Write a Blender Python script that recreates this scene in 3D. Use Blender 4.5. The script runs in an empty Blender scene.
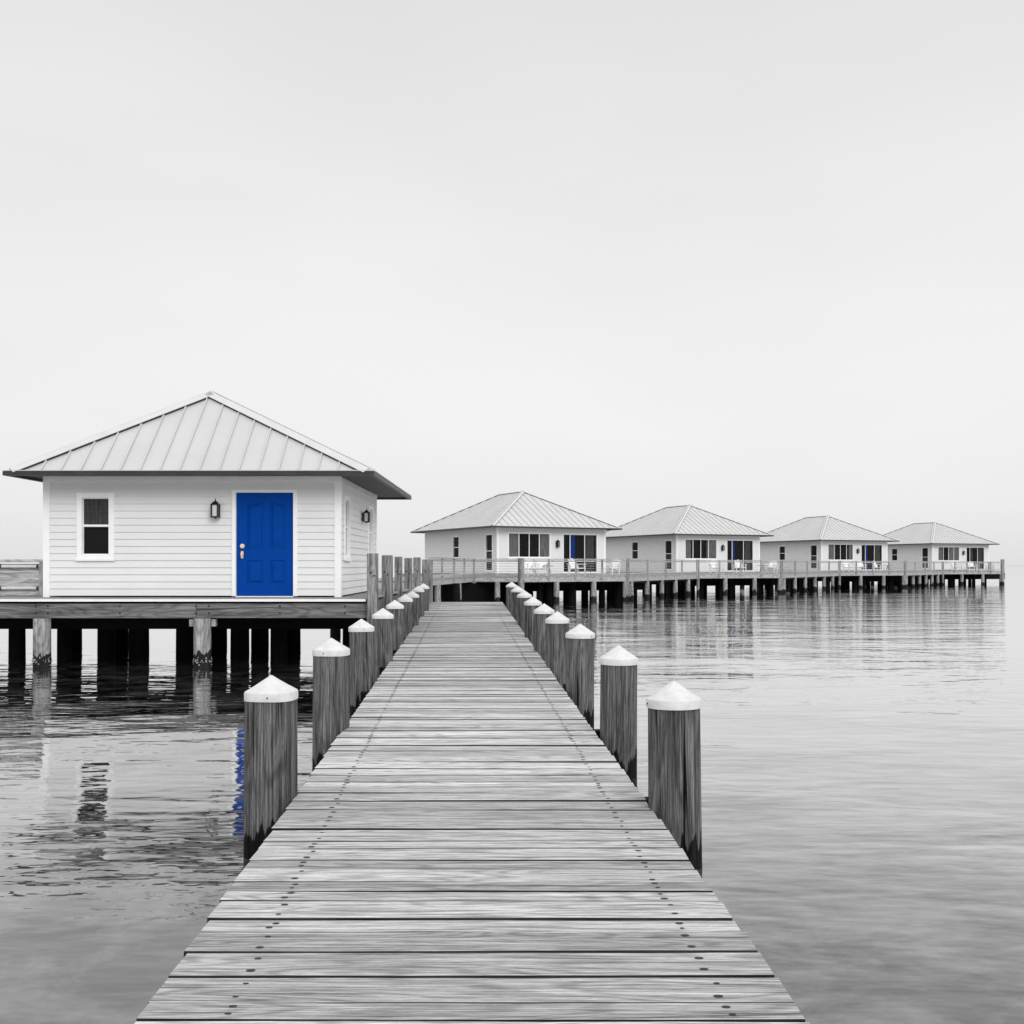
import bpy, bmesh, math, random
from mathutils import Vector as V, Matrix
random.seed(7)
R = math.radians
SC = bpy.context.scene
COL = SC.collection

# ------------------------------------------------------------------ camera, sky, sun, exposure
EYE = 2.05
WL = .14            # water level
F = 1027.0
cam_d = bpy.data.cameras.new("camera"); cam = bpy.data.objects.new("camera", cam_d); COL.objects.link(cam)
cam.location = (0, 0, EYE); cam.rotation_euler = (R(90), 0, 0)
cam_d.sensor_width = 36; cam_d.lens = 36 * F / 1024; cam_d.shift_y = 53 / 1024
cam_d.clip_start = .05; cam_d.clip_end = 20000
SC.camera = cam
SC.view_settings.view_transform = 'Standard'; SC.view_settings.look = 'None'
SC.view_settings.exposure = 0; SC.view_settings.gamma = 1; SC.view_settings.use_curve_mapping = False

W = bpy.data.worlds.new("World"); SC.world = W; W.use_nodes = True
nt = W.node_tree; nt.nodes.clear()
wo = nt.nodes.new('ShaderNodeOutputWorld'); bg = nt.nodes.new('ShaderNodeBackground')
tc = nt.nodes.new('ShaderNodeTexCoord'); sp = nt.nodes.new('ShaderNodeSeparateXYZ')
rp = nt.nodes.new('ShaderNodeValToRGB')
nt.links.new(tc.outputs['Generated'], sp.inputs[0]); nt.links.new(sp.outputs['Z'], rp.inputs[0])
e = rp.color_ramp.elements
e[0].position = 0; e[0].color = (.79,) * 3 + (1,)
e[1].position = 1; e[1].color = (1.75,) * 3 + (1,)
for p, c in ((.05, .87), (.12, .90), (.25, .88), (.48, .80), (.60, 1.15)):
    k = rp.color_ramp.elements.new(p); k.color = (c, c, c, 1)
nz = nt.nodes.new('ShaderNodeTexNoise'); nz.inputs['Scale'].default_value = 1.6; nz.inputs['Detail'].default_value = 3
mp = nt.nodes.new('ShaderNodeMapping'); mp.inputs['Scale'].default_value = (1, 1, 3)
nt.links.new(tc.outputs['Generated'], mp.inputs[0]); nt.links.new(mp.outputs[0], nz.inputs['Vector'])
mr = nt.nodes.new('ShaderNodeMapRange'); mr.inputs['From Min'].default_value = .3; mr.inputs['From Max'].default_value = .7
mr.inputs['To Min'].default_value = .94; mr.inputs['To Max'].default_value = 1.02
nt.links.new(nz.outputs[0], mr.inputs[0])
vm = nt.nodes.new('ShaderNodeVectorMath'); vm.operation = 'SCALE'
nt.links.new(rp.outputs[0], vm.inputs[0]); nt.links.new(mr.outputs[0], vm.inputs['Scale'])
nt.links.new(vm.outputs[0], bg.inputs['Color']); bg.inputs['Strength'].default_value = .98
nt.links.new(bg.outputs[0], wo.inputs['Surface'])

sd = bpy.data.lights.new("sun", 'SUN'); sun = bpy.data.objects.new("sun", sd); COL.objects.link(sun)
sd.energy = 1.5; sd.angle = R(26); sd.color = (1, 1, 1)
sun.rotation_euler = (R(63), 0, R(26))          # high and behind the camera, a little to the right

# ------------------------------------------------------------------ materials
def mat(name):
    m = bpy.data.materials.new(name); m.use_nodes = True
    return m, m.node_tree, m.node_tree.nodes['Principled BSDF']

def plain(name, c, rough=.6, noise=.06, scale=3.0, metallic=0, bump=0, stretch=(1, 1, 1), spec=.3):
    m, t, b = mat(name); b.inputs['Specular IOR Level'].default_value = spec
    if not isinstance(c, tuple): c = (c, c, c)
    b.inputs['Roughness'].default_value = rough; b.inputs['Metallic'].default_value = metallic
    co = t.nodes.new('ShaderNodeTexCoord'); mpp = t.nodes.new('ShaderNodeMapping'); mpp.inputs['Scale'].default_value = stretch
    n = t.nodes.new('ShaderNodeTexNoise'); n.inputs['Scale'].default_value = scale; n.inputs['Detail'].default_value = 6
    t.links.new(co.outputs['Object'], mpp.inputs[0]); t.links.new(mpp.outputs[0], n.inputs['Vector'])
    r = t.nodes.new('ShaderNodeMapRange'); r.inputs['From Min'].default_value = .3; r.inputs['From Max'].default_value = .7
    r.inputs['To Min'].default_value = 1 - noise; r.inputs['To Max'].default_value = 1 + noise
    t.links.new(n.outputs[0], r.inputs[0])
    v = t.nodes.new('ShaderNodeVectorMath'); v.operation = 'SCALE'; v.inputs[0].default_value = c
    t.links.new(r.outputs[0], v.inputs['Scale']); t.links.new(v.outputs[0], b.inputs['Base Color'])
    if bump:
        bp = t.nodes.new('ShaderNodeBump'); bp.inputs['Distance'].default_value = bump
        t.links.new(n.outputs[0], bp.inputs['Height']); t.links.new(bp.outputs[0], b.inputs['Normal'])
    return m

def wood(name, dark, light, axis='X', grain=45, along=1.2, tone=.25, tide=None, rough=.85, bump=.004, contrast=1.0, cracks=.5, dist=.5, bls=.24, fig=.3, fibre=.5, spk_a=.22):
    """weathered grey wood: stretched grain, blotches, cracks, per-board tone; tide = world height of the wet dark foot"""
    m, t, b = mat(name); N = t.nodes.new; L = t.links.new
    b.inputs['Roughness'].default_value = rough; b.inputs['Specular IOR Level'].default_value = .12
    co = N('ShaderNodeTexCoord'); oi = N('ShaderNodeObjectInfo'); ge = N('ShaderNodeNewGeometry')
    off = N('ShaderNodeMath'); off.operation = 'MULTIPLY_ADD'; off.inputs[1].default_value = 37
    isl = N('ShaderNodeMath'); isl.operation = 'MULTIPLY'; isl.inputs[1].default_value = 53
    L(ge.outputs['Random Per Island'], isl.inputs[0]); L(oi.outputs['Random'], off.inputs[0]); L(isl.outputs[0], off.inputs[2])
    add = N('ShaderNodeVectorMath'); add.operation = 'ADD'; L(co.outputs['Object'], add.inputs[0]); L(off.outputs[0], add.inputs[1])
    def noise(sa, sc, det=6, dist=0.0, rg=.6):
        mpn = N('ShaderNodeMapping'); s = [sc, sc, sc]; s['XYZ'.index(axis)] = sa; mpn.inputs['Scale'].default_value = s
        n = N('ShaderNodeTexNoise'); n.inputs['Scale'].default_value = 1; n.inputs['Detail'].default_value = det
        n.inputs['Distortion'].default_value = dist; n.inputs['Roughness'].default_value = rg
        L(add.outputs[0], mpn.inputs[0]); L(mpn.outputs[0], n.inputs['Vector']); return n
    g = noise(along * 1.6, grain * 1.3, 8, dist, .7); bl = noise(along * .6, grain * bls, 4, dist * 2); cr = noise(along * .45, grain * .55, 3, .8, .5)
    mixv = N('ShaderNodeMath'); mixv.operation = 'MULTIPLY_ADD'; mixv.inputs[1].default_value = .5
    L(bl.outputs[0], mixv.inputs[0])
    h = N('ShaderNodeMath'); h.operation = 'MULTIPLY'; h.inputs[1].default_value = .5; L(g.outputs[0], h.inputs[0]); L(h.outputs[0], mixv.inputs[2])
    r = N('ShaderNodeMapRange'); r.inputs['From Min'].default_value = .5 - .16 / contrast; r.inputs['From Max'].default_value = .5 + .16 / contrast
    L(mixv.outputs[0], r.inputs[0])
    mx = N('ShaderNodeMix'); mx.data_type = 'RGBA'
    mx.inputs['A'].default_value = (dark,) * 3 + (1,); mx.inputs['B'].default_value = (light,) * 3 + (1,)
    L(r.outputs[0], mx.inputs['Factor'])
    # growth figure: contour lines of a stretched noise; fine dark fibres
    fgn = noise(along * .5, grain * .10, 2, .3, .4)
    f1 = N('ShaderNodeMath'); f1.operation = 'MULTIPLY'; f1.inputs[1].default_value = 75; L(fgn.outputs[0], f1.inputs[0])
    f2 = N('ShaderNodeMath'); f2.operation = 'SINE'; L(f1.outputs[0], f2.inputs[0])
    f3 = N('ShaderNodeMapRange'); f3.inputs['From Min'].default_value = -1; f3.inputs['From Max'].default_value = .2
    f3.inputs['To Min'].default_value = 1 - fig; f3.inputs['To Max'].default_value = 1; L(f2.outputs[0], f3.inputs[0])
    fb = noise(along * 1.1, grain * 2.6, 4, .2, .7)
    f4 = N('ShaderNodeMapRange'); f4.inputs['From Min'].default_value = .36; f4.inputs['From Max'].default_value = .50
    f4.inputs['To Min'].default_value = 1 - fibre; f4.inputs['To Max'].default_value = 1.04; L(fb.outputs[0], f4.inputs[0])
    ff = N('ShaderNodeMath'); ff.operation = 'MULTIPLY'; L(f3.outputs[0], ff.inputs[0]); L(f4.outputs[0], ff.inputs[1])
    spk = noise(along * 9, grain * 3.2, 3, 0, .8)
    f5 = N('ShaderNodeMapRange'); f5.inputs['From Min'].default_value = .35; f5.inputs['From Max'].default_value = .65
    f5.inputs['To Min'].default_value = 1 - spk_a; f5.inputs['To Max'].default_value = 1 + spk_a * .5; L(spk.outputs[0], f5.inputs[0])
    ff2 = N('ShaderNodeMath'); ff2.operation = 'MULTIPLY'; L(ff.outputs[0], ff2.inputs[0]); L(f5.outputs[0], ff2.inputs[1]); ff = ff2
    # cracks
    c1 = N('ShaderNodeMapRange'); c1.inputs['From Min'].default_value = .30; c1.inputs['From Max'].default_value = .37
    c1.inputs['To Min'].default_value = 1 - cracks; c1.inputs['To Max'].default_value = 1; L(cr.outputs[0], c1.inputs[0])
    tn = N('ShaderNodeMapRange'); tn.inputs['To Min'].default_value = 1 - tone; tn.inputs['To Max'].default_value = 1 + tone
    L(ge.outputs['Random Per Island'], tn.inputs[0])
    pm0 = N('ShaderNodeMath'); pm0.operation = 'MULTIPLY'; L(c1.outputs[0], pm0.inputs[0]); L(tn.outputs[0], pm0.inputs[1])
    pm = N('ShaderNodeMath'); pm.operation = 'MULTIPLY'; L(pm0.outputs[0], pm.inputs[0]); L(ff.outputs[0], pm.inputs[1])
    fac = pm
    if tide is not None:
        sx = N('ShaderNodeSeparateXYZ'); L(ge.outputs['Position'], sx.inputs[0])
        st = noise(along * .8, grain * .32, 3, 0, .5)
        a = N('ShaderNodeMath'); a.operation = 'MULTIPLY_ADD'; a.inputs[1].default_value = -.55; L(st.outputs[0], a.inputs[0]); L(sx.outputs['Z'], a.inputs[2])
        w = N('ShaderNodeMapRange'); w.inputs['From Min'].default_value = tide - .275 - .012; w.inputs['From Max'].default_value = tide - .275 + .012
        w.inputs['To Min'].default_value = .07; w.inputs['To Max'].default_value = 1; L(a.outputs[0], w.inputs[0])
        q = N('ShaderNodeMath'); q.operation = 'MULTIPLY'; L(pm.outputs[0], q.inputs[0]); L(w.outputs[0], q.inputs[1]); fac = q
    sc_ = N('ShaderNodeVectorMath'); sc_.operation = 'SCALE'; L(mx.outputs['Result'], sc_.inputs[0]); L(fac.outputs[0], sc_.inputs['Scale'])
    L(sc_.outputs[0], b.inputs['Base Color'])
    bp = N('ShaderNodeBump'); bp.inputs['Distance'].default_value = bump
    hh = N('ShaderNodeMath'); hh.operation = 'ADD'; L(g.outputs[0], hh.inputs[0]); L(c1.outputs[0], hh.inputs[1])
    L(hh.outputs[0], bp.inputs['Height']); L(bp.outputs[0], b.inputs['Normal'])
    return m

M = {}
M['plank'] = wood('weathered_plank', .30, .76, 'X', 55, 1.3, .33, contrast=1.0, cracks=.55, dist=.5, bls=.8, fig=.30, fibre=.72, spk_a=.3)
M['edge'] = wood('dirty_shaded_plank_edge', .015, .05, 'X', 40, 1.5, .3)  # grime, darkened further to paint shade into the board gaps
M['endgrain'] = plain('plank_end_grain', .16, .9, .4, 30)
M['deck'] = wood('deck_board', .26, .46, 'X', 34, 1.0, .12)
M['pile'] = wood('piling_wood', .022, .27, 'Z', 50, 1.2, .10, tide=.31, contrast=1.0, cracks=.97, bump=.012, dist=.55, bls=.35, fig=.36, fibre=.75, spk_a=.35)
M['post'] = wood('post_wood', .08, .36, 'Z', 40, 1.2, .2, tide=.40, contrast=1.4, cracks=.8)
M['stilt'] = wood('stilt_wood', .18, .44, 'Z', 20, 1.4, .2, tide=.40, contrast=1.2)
M['stiltdark'] = wood('shaded_stilt_wood', .003, .010, 'Z', 20, 1.4, .2)  # near-black colour paints in the shade under the houses
M['beam'] = wood('beam_wood', .09, .24, 'X', 30, .8, .1, contrast=1.4)
M['dark'] = wood('shaded_beam_wood', .003, .008, 'X', 20, 1, .2)  # beams below the decks, coloured near-black to stand in for shade
M['rail'] = wood('rail_wood', .36, .58, 'X', 22, 1, .1)
M['railpost'] = wood('rail_post_wood', .28, .48, 'Z', 22, 1, .1)
M['white'] = plain('white_paint', .83, .5, .03, 4)
M['siding'] = plain('white_siding', .71, .6, .025, 1.6, spec=.15)
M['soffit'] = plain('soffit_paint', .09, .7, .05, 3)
M['fascia'] = plain('dark_gutter', .035, .45, .2, 6)
M['roof'] = plain('roof_metal', .47, .42, .045, .8, bump=.001)
M['cap'] = plain('white_plastic_cap', .58, .55, .09, 16, bump=.004, spec=.15)
M['ridge'] = plain('ridge_flashing', .52, .45, .05, 3)
M['muntin'] = plain('grey_muntin', .22, .6)
M['dirtycap'] = M['cap']
M['gap'] = plain('cap_shadow_paint', .03, .8)  # colour of the painted shadow bars under the roof caps
M['inside'] = plain('dark_room', .02, .9)
M['curtain'] = plain('grey_curtain', .16, .9, .5, 14, stretch=(3, 3, .15))
M['curtain2'] = plain('pale_curtain', .42, .9, .5, 14, stretch=(3, 3, .15))
M['bluecurtain'] = plain('blue_curtain', (.002, .10, .60), .8, .3, 12, stretch=(3, 3, .2))
M['blue'] = plain('blue_door_paint', (.0, .048, .285), .65, .06, 3, spec=.06)
M['brass'] = plain('brass', (.93, .76, .50), .3, .05, 5, metallic=.65)
M['black'] = plain('black_metal', .012, .4)
M['chair'] = plain('white_chair_plastic', .78, .5)
M['nail'] = plain('rusty_nail', .03, .8)
M['table'] = plain('dark_table_metal', .05, .6)
M['rope'] = plain('mussels', .30, .95, .5, 40, bump=.01)
m, t, b = mat('window_glass')
b.inputs['Base Color'].default_value = (.02, .02, .02, 1); b.inputs['Roughness'].default_value = .03
tr = t.nodes.new('ShaderNodeBsdfTransparent'); tr.inputs[0].default_value = (.8, .8, .8, 1)
ms = t.nodes.new('ShaderNodeMixShader'); ms.inputs[0].default_value = .10
out = t.nodes['Material Output']; t.links.new(tr.outputs[0], ms.inputs[1]); t.links.new(b.outputs[0], ms.inputs[2]); t.links.new(ms.outputs[0], out.inputs[0])
M['glass'] = m
m, t, b = mat('frosted_lamp_glass'); b.inputs['Base Color'].default_value = (.6, .6, .6, 1); b.inputs['Roughness'].default_value = .3
M['lampglass'] = m

def water_mat():
    m, t, b = mat('water'); N = t.nodes.new; L = t.links.new
    t.nodes.remove(b)
    ge = N('ShaderNodeNewGeometry')
    def wave(sx, sy, sc, amp, det=2, rot=0, dist=0.0):
        mpn = N('ShaderNodeMapping'); mpn.inputs['Scale'].default_value = (sx, sy, 1); mpn.inputs['Rotation'].default_value = (0, 0, R(rot))
        n = N('ShaderNodeTexNoise'); n.inputs['Scale'].default_value = sc; n.inputs['Detail'].default_value = det; n.inputs['Distortion'].default_value = dist
        n.inputs['Roughness'].default_value = .45
        L(ge.outputs['Position'], mpn.inputs[0]); L(mpn.outputs[0], n.inputs['Vector'])
        q = N('ShaderNodeMath'); q.operation = 'MULTIPLY'; q.inputs[1].default_value = amp; L(n.outputs[0], q.inputs[0]); return q
    a = wave(.5, 1, .45, .036, 1, 6); bb = wave(.42, 1, 1.7, .018, 2, -5, .5); c = wave(.45, 1, 6, .0065, 2, 8)
    # calm and ruffled patches
    pn = N('ShaderNodeTexNoise'); pn.inputs['Scale'].default_value = .16; pn.inputs['Detail'].default_value = 2
    L(ge.outputs['Position'], pn.inputs['Vector'])
    pr = N('ShaderNodeMapRange'); pr.inputs['From Min'].default_value = .4; pr.inputs['From Max'].default_value = .6
    pr.inputs['To Min'].default_value = .6; pr.inputs['To Max'].default_value = 1.3; L(pn.outputs[0], pr.inputs[0])
    s1 = N('ShaderNodeMath'); s1.operation = 'ADD'; L(bb.outputs[0], s1.inputs[0]); L(c.outputs[0], s1.inputs[1])
    s2 = N('ShaderNodeMath'); s2.operation = 'MULTIPLY_ADD'; L(s1.outputs[0], s2.inputs[0]); L(pr.outputs[0], s2.inputs[1]); L(a.outputs[0], s2.inputs[2])
    bp = N('ShaderNodeBump'); bp.inputs['Distance'].default_value = 1; bp.inputs['Strength'].default_value = 1; L(s2.outputs[0], bp.inputs['Height'])
    fr = N('ShaderNodeFresnel'); fr.inputs['IOR'].default_value = 1.33; L(bp.outputs[0], fr.inputs['Normal'])
    o1 = N('ShaderNodeMath'); o1.operation = 'SUBTRACT'; o1.inputs[0].default_value = 1; L(fr.outputs[0], o1.inputs[1])
    o2 = N('ShaderNodeMath'); o2.operation = 'POWER'; o2.inputs[1].default_value = 2.8; L(o1.outputs[0], o2.inputs[0])
    pw = N('ShaderNodeMath'); pw.operation = 'SUBTRACT'; pw.inputs[0].default_value = 1; L(o2.outputs[0], pw.inputs[1])
    gl = N('ShaderNodeBsdfGlossy'); gl.inputs['Roughness'].default_value = .02; gl.inputs['Color'].default_value = (.95, .95, .95, 1); L(bp.outputs[0], gl.inputs['Normal'])
    df = N('ShaderNodeBsdfDiffuse')
    # weed and sand patches of the shallow bottom
    bn = N('ShaderNodeTexNoise'); bn.inputs['Scale'].default_value = 1.9; bn.inputs['Distortion'].default_value = .3; bn.inputs['Detail'].default_value = 8; bn.inputs['Roughness'].default_value = .68
    L(ge.outputs['Position'], bn.inputs['Vector'])
    br = N('ShaderNodeMapRange'); br.inputs['From Min'].default_value = .42; br.inputs['From Max'].default_value = .60
    br.inputs['To Min'].default_value = .008; br.inputs['To Max'].default_value = .10; L(bn.outputs[0], br.inputs[0]); L(br.outputs[0], df.inputs['Color'])
    ms = N('ShaderNodeMixShader'); L(pw.outputs[0], ms.inputs[0]); L(df.outputs[0], ms.inputs[1]); L(gl.outputs[0], ms.inputs[2])
    L(ms.outputs[0], t.nodes['Material Output'].inputs[0])
    return m
M['water'] = water_mat()

# ------------------------------------------------------------------ mesh helpers
class MB:
    def __init__(s): s.v = []; s.f = []; s.m = []; s.sm = []
    def add(s, vs, fs, mi=0, smooth=False):
        o = len(s.v); s.v += [tuple(x) for x in vs]
        for f in fs: s.f.append([o + i for i in f]); s.m.append(mi); s.sm.append(smooth)
    def hexa(s, c, mi=0):       # c: 8 corners, bottom four then top four
        s.add(c, [(3, 2, 1, 0), (4, 5, 6, 7), (0, 1, 5, 4), (1, 2, 6, 5), (2, 3, 7, 6), (3, 0, 4, 7)], mi)
    def box(s, x0, x1, y0, y1, z0, z1, mi=0):
        s.hexa([(x0, y0, z0), (x1, y0, z0), (x1, y1, z0), (x0, y1, z0), (x0, y0, z1), (x1, y0, z1), (x1, y1, z1), (x0, y1, z1)], mi)
    def obox(s, fr, a0, a1, b0, b1, z0, z1, mi=0):
        O, u, n = fr
        P = lambda a, b_, z: O + u * a + n * b_ + V((0, 0, z))
        s.hexa([P(a0, b0, z0), P(a1, b0, z0), P(a1, b1, z0), P(a0, b1, z0), P(a0, b0, z1), P(a1, b0, z1), P(a1, b1, z1), P(a0, b1, z1)], mi)
    def bar(s, p0, p1, w, h, up=(0, 0, 1), mi=0):
        p0 = V(p0); p1 = V(p1); d = (p1 - p0).normalized(); sd_ = d.cross(V(up)).normalized(); u = sd_.cross(d).normalized()
        a = sd_ * w / 2; c = u * h / 2
        s.hexa([p0 - a - c, p0 + a - c, p1 + a - c, p1 - a - c, p0 - a + c, p0 + a + c, p1 + a + c, p1 - a + c], mi)
    def tube(s, p0, p1, r0, r1, n=10, mi=0, smooth=True, caps=True):
        p0 = V(p0); p1 = V(p1); d = (p1 - p0).normalized(); x = d.orthogonal().normalized(); y = d.cross(x)
        vs = []
        for p, r in ((p0, r0), (p1, r1)):
            for i in range(n):
                a = 2 * math.pi * i / n; vs.append(p + (x * math.cos(a) + y * math.sin(a)) * r)
        s.add(vs, [(i, (i + 1) % n, n + (i + 1) % n, n + i) for i in range(n)], mi, smooth)
        if caps: s.add(vs, [list(range(n))[::-1], list(range(n, 2 * n))], mi)
    def rings(s, rings, mi=0, smooth=True, top=True, bottom=True):
        n = len(rings[0]); vs = [p for r in rings for p in r]; fs = []
        for k in range(len(rings) - 1):
            for i in range(n): fs.append((k * n + i, k * n + (i + 1) % n, (k + 1) * n + (i + 1) % n, (k + 1) * n + i))
        s.add(vs, fs, mi, smooth)
        if bottom: s.add(rings[0], [list(range(n))[::-1]], mi)
        if top: s.add(rings[-1], [list(range(n))], mi)
    def build(s, name, mats, parent=None, loc=(0, 0, 0), bevel=0, recalc=True):
        me = bpy.data.meshes.new(name)
        bm = bmesh.new(); bv = [bm.verts.new(p) for p in s.v]
        for f, mi, sm in zip(s.f, s.m, s.sm):
            try:
                fa = bm.faces.new([bv[i] for i in f]); fa.material_index = mi; fa.smooth = sm
            except ValueError: pass
        if recalc: bmesh.ops.recalc_face_normals(bm, faces=bm.faces)
        if bevel: bmesh.ops.bevel(bm, geom=list(bm.edges), offset=bevel, segments=1, affect='EDGES', clamp_overlap=True)
        loose = [v for v in bm.verts if not v.link_faces]
        bmesh.ops.delete(bm, geom=loose, context='VERTS')
        bm.to_mesh(me); bm.free()
        if not isinstance(mats, (list, tuple)): mats = [mats]
        for q in mats: me.materials.append(q)
        o = bpy.data.objects.new(name, me); COL.objects.link(o); o.location = loc
        if parent: o.parent = parent
        return o

def tag(o, label=None, cat=None, group=None, kind=None):
    if label: o['label'] = label
    if cat: o['category'] = cat
    if group: o['group'] = group
    if kind: o['kind'] = kind
    return o
def empty(name, loc, rz=0, **k):
    o = bpy.data.objects.new(name, None); COL.objects.link(o); o.location = loc; o.rotation_euler = (0, 0, rz); o.empty_display_size = .3
    return tag(o, **k)
def copy_tree(o, parent=None):
    c = o.copy(); COL.objects.link(c)
    if parent: c.parent = parent
    for ch in list(o.children): copy_tree(ch, c)
    return c
def at(px, d, z=0): return V(((px - 512) / F * d, d, z))

# ------------------------------------------------------------------ water
wm = MB(); wm.add([(-9000, -200, WL), (9000, -200, WL), (9000, 12000, WL), (-9000, 12000, WL)], [(0, 1, 2, 3)])
tag(wm.build('water', M['water']), 'calm pale bay water with soft ripples', kind='structure')

# ------------------------------------------------------------------ the boardwalk in front
def dz(d): return EYE - 1.6 + .0088 * d
def dx(d): return -.0458 * d
LW, RW = 1.135, 1.18
dock = empty('boardwalk', (0, 3, .4), label='long weathered plank walkway running out low over the water', cat='boardwalk')
pk = MB(); nl = MB(); d = .6
while d < 35.6:
    w = random.uniform(.21, .24) if random.random() < .5 else random.uniform(.125, .15); gap = random.choice([.003, .004, .004, .006, .009, .013])
    l = -LW * 1 + random.uniform(-.005, .006); r = RW + random.uniform(-.006, .005)
    flare = 0 if d < 12 else (d - 12) / 24 * .12
    l -= flare * .5; r += flare
    x0 = dx(d); z = dz(d) + random.uniform(-.005, .005); tl = random.uniform(-.004, .004); sk = random.uniform(-.004, .004)
    P8 = []
    ch = random.choice([.001, .0015, .002, .003, .005]); ch2 = random.choice([.001, .0015, .003])
    def prof(xs, e, zt_):      # one end of the board: four bottom/side points and the worn top edges
        y0, y1 = d + sk * e - 3, d + w + sk * e - 3
        zz = z + tl * e - .4
        return [V((xs, y0, zz - .038)), V((xs, y0, zz - ch * .8)), V((xs, y0 + ch, zz)), V((xs, y1 - ch2, zz)), V((xs, y1, zz - ch2 * .8)), V((xs, y1, zz - .038))]
    nseg = 5; secs = []
    bow = random.uniform(-.004, .004)
    for i in range(nseg + 1):
        t_ = i / nseg; e_ = 2 * t_ - 1; sec = prof(x0 + l + (r - l) * t_, e_, 0)
        jy = random.uniform(-.0015, .0015)
        secs.append([p + V((0, bow * (1 - e_ * e_) + jy, random.uniform(-.0012, .0012))) for p in sec])
    vs = [p for s_ in secs for p in s_]; top_f = []; dk_f = []
    for i in range(nseg):
        for j in range(6):
            k = (j + 1) % 6; f_ = (i * 6 + j, i * 6 + k, i * 6 + 6 + k, i * 6 + 6 + j)
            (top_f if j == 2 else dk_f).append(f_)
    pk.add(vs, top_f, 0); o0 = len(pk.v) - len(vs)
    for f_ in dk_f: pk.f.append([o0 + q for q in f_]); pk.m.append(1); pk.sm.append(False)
    for f_ in (list(range(6)), list(range(nseg * 6, nseg * 6 + 6))[::-1]): pk.f.append([o0 + q for q in f_]); pk.m.append(2); pk.sm.append(False)
    for side in (-1, 1):
        for q in ((.22, .76) if w > .2 else (.3, .74)):
            xx = x0 + (-.84 if side < 0 else .93) + random.uniform(-.012, .012); yy = d + w * q - 3 + random.uniform(-.008, .008)
            rr = random.uniform(.007, .013); n = 9
            zn = z - .4 + .0012 + tl * side * .7 + .0008
            nl.add([(xx + rr * 1.5 * math.cos(6.283 * i / n), yy + rr * math.sin(6.283 * i / n), zn) for i in range(n)], [list(range(n))])
    d += w + gap
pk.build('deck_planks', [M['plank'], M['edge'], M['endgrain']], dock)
nh = nl.build('nail_heads', M['nail'], dock); nh['kind'] = 'stuff'
for off in (-LW + .18, 0, RW - .18):
    sb = MB(); sb.bar((dx(.6) + off, .6 - 3, dz(.6) - .15 - .4), (dx(35.6) + off, 35.6 - 3, dz(35.6) - .15 - .4), .07, .2)
    sb.build('stringer', M['dark'], dock)

def piling(name, x, y, ztop, r, square, label, group, seed, lean):
    rnd = random.Random(seed)
    root = empty(name, (x, y, 0), label=label, cat='piling', group=group)
    root.rotation_euler = (lean[0], lean[1], rnd.uniform(-.15, .15) if square else rnd.uniform(0, 6))
    n = 28; zs = [-.9, -.3, 0, .2, .4, .6, .8, ztop]
    k0 = 7.0 if square else 2.0; kc = 3.4 if square else 2.0
    def ring(rad, z, ph=0, jit=0, k=None):
        o = []; k = k or k0
        for i in range(n):
            a = 2 * math.pi * i / n; c, s = math.cos(a), math.sin(a)
            q = (abs(c) ** k + abs(s) ** k) ** (-1 / k)
            q = 1 + (q - 1) * .8
            rr = rad * q * (1 + jit * math.sin(a * 3 + ph) + jit * .6 * math.sin(a * 7 + ph * 2))
            o.append((rr * c, rr * s, z))
        return o
    ph = rnd.uniform(0, 6); j = .004 if square else .014
    sh = MB(); zz = [-.9 + (ztop + .9) * i / 7 for i in range(8)]
    sh.rings([ring(r * (1.05 - .05 * i / 7), z, ph, j) for i, z in enumerate(zz)])
    sh.build('shaft', M['pile'], root)
    R_ = r * (1.09 if square else 1.07)
    cp = MB(); ht = r * .70
    cp.rings([ring(R_, ztop - .042, k=kc), ring(R_, ztop + .006, k=kc), ring(R_ * .975, ztop + .014, k=kc)], top=False, smooth=True)
    apex = ztop + .02 + ht
    top = []
    for f_, h_ in ((.975, 0), (.66, .31), (.33, .655), (.035, .96)):
        top.append(ring(R_ * f_, ztop + .014 + ht * h_, k=2.0 + (kc - 2) * f_))
    cp.rings(top, bottom=False)
    cp.build('cap', M['cap'], root)
    nb = MB(); a = rnd.uniform(-2.2, -1.0)
    nb.tube((R_ * 1.0 * math.cos(a), R_ * math.sin(a), ztop - .015), (R_ * 1.03 * math.cos(a), R_ * 1.03 * math.sin(a), ztop - .015), .006, .006, 6)
    nb.build('cap_nail', M['nail'], root)
    return root
ordn = ['nearest', 'second', 'third', 'fourth', 'fifth', 'sixth', 'seventh', 'eighth', 'ninth', 'tenth']
def olab(i, side, n):
    if i == 0: return 'largest grey wooden piling with white cap, nearest the viewer on the %s of the walkway' % side
    if i == n - 1: return 'smallest capped piling, farthest along the %s edge of the walkway' % side
    return 'weathered piling with white peaked cap, %s from the viewer along the %s edge' % (ordn[i], side)
lefts = [(271, 675, 54), (331, 637.8, 36), (362.3, 618.7, 26), (382.4, 608, 21.5), (395.3, 599.8, 17), (405, 594, 14), (412, 590.6, 12), (418.3, 586, 10), (423.2, 583.4, 8.5)]
rights = [(675.3, 680.8, 54), (617.8, 645, 37), (579.8, 623.6, 28), (558, 611.2, 22), (543.9, 603.4, 18.3), (533.4, 596.6, 15), (524.8, 590.3, 12.2), (517.4, 585.8, 10.3), (511.3, 581.8, 8.8)]
rl = random.Random(3)
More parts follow.
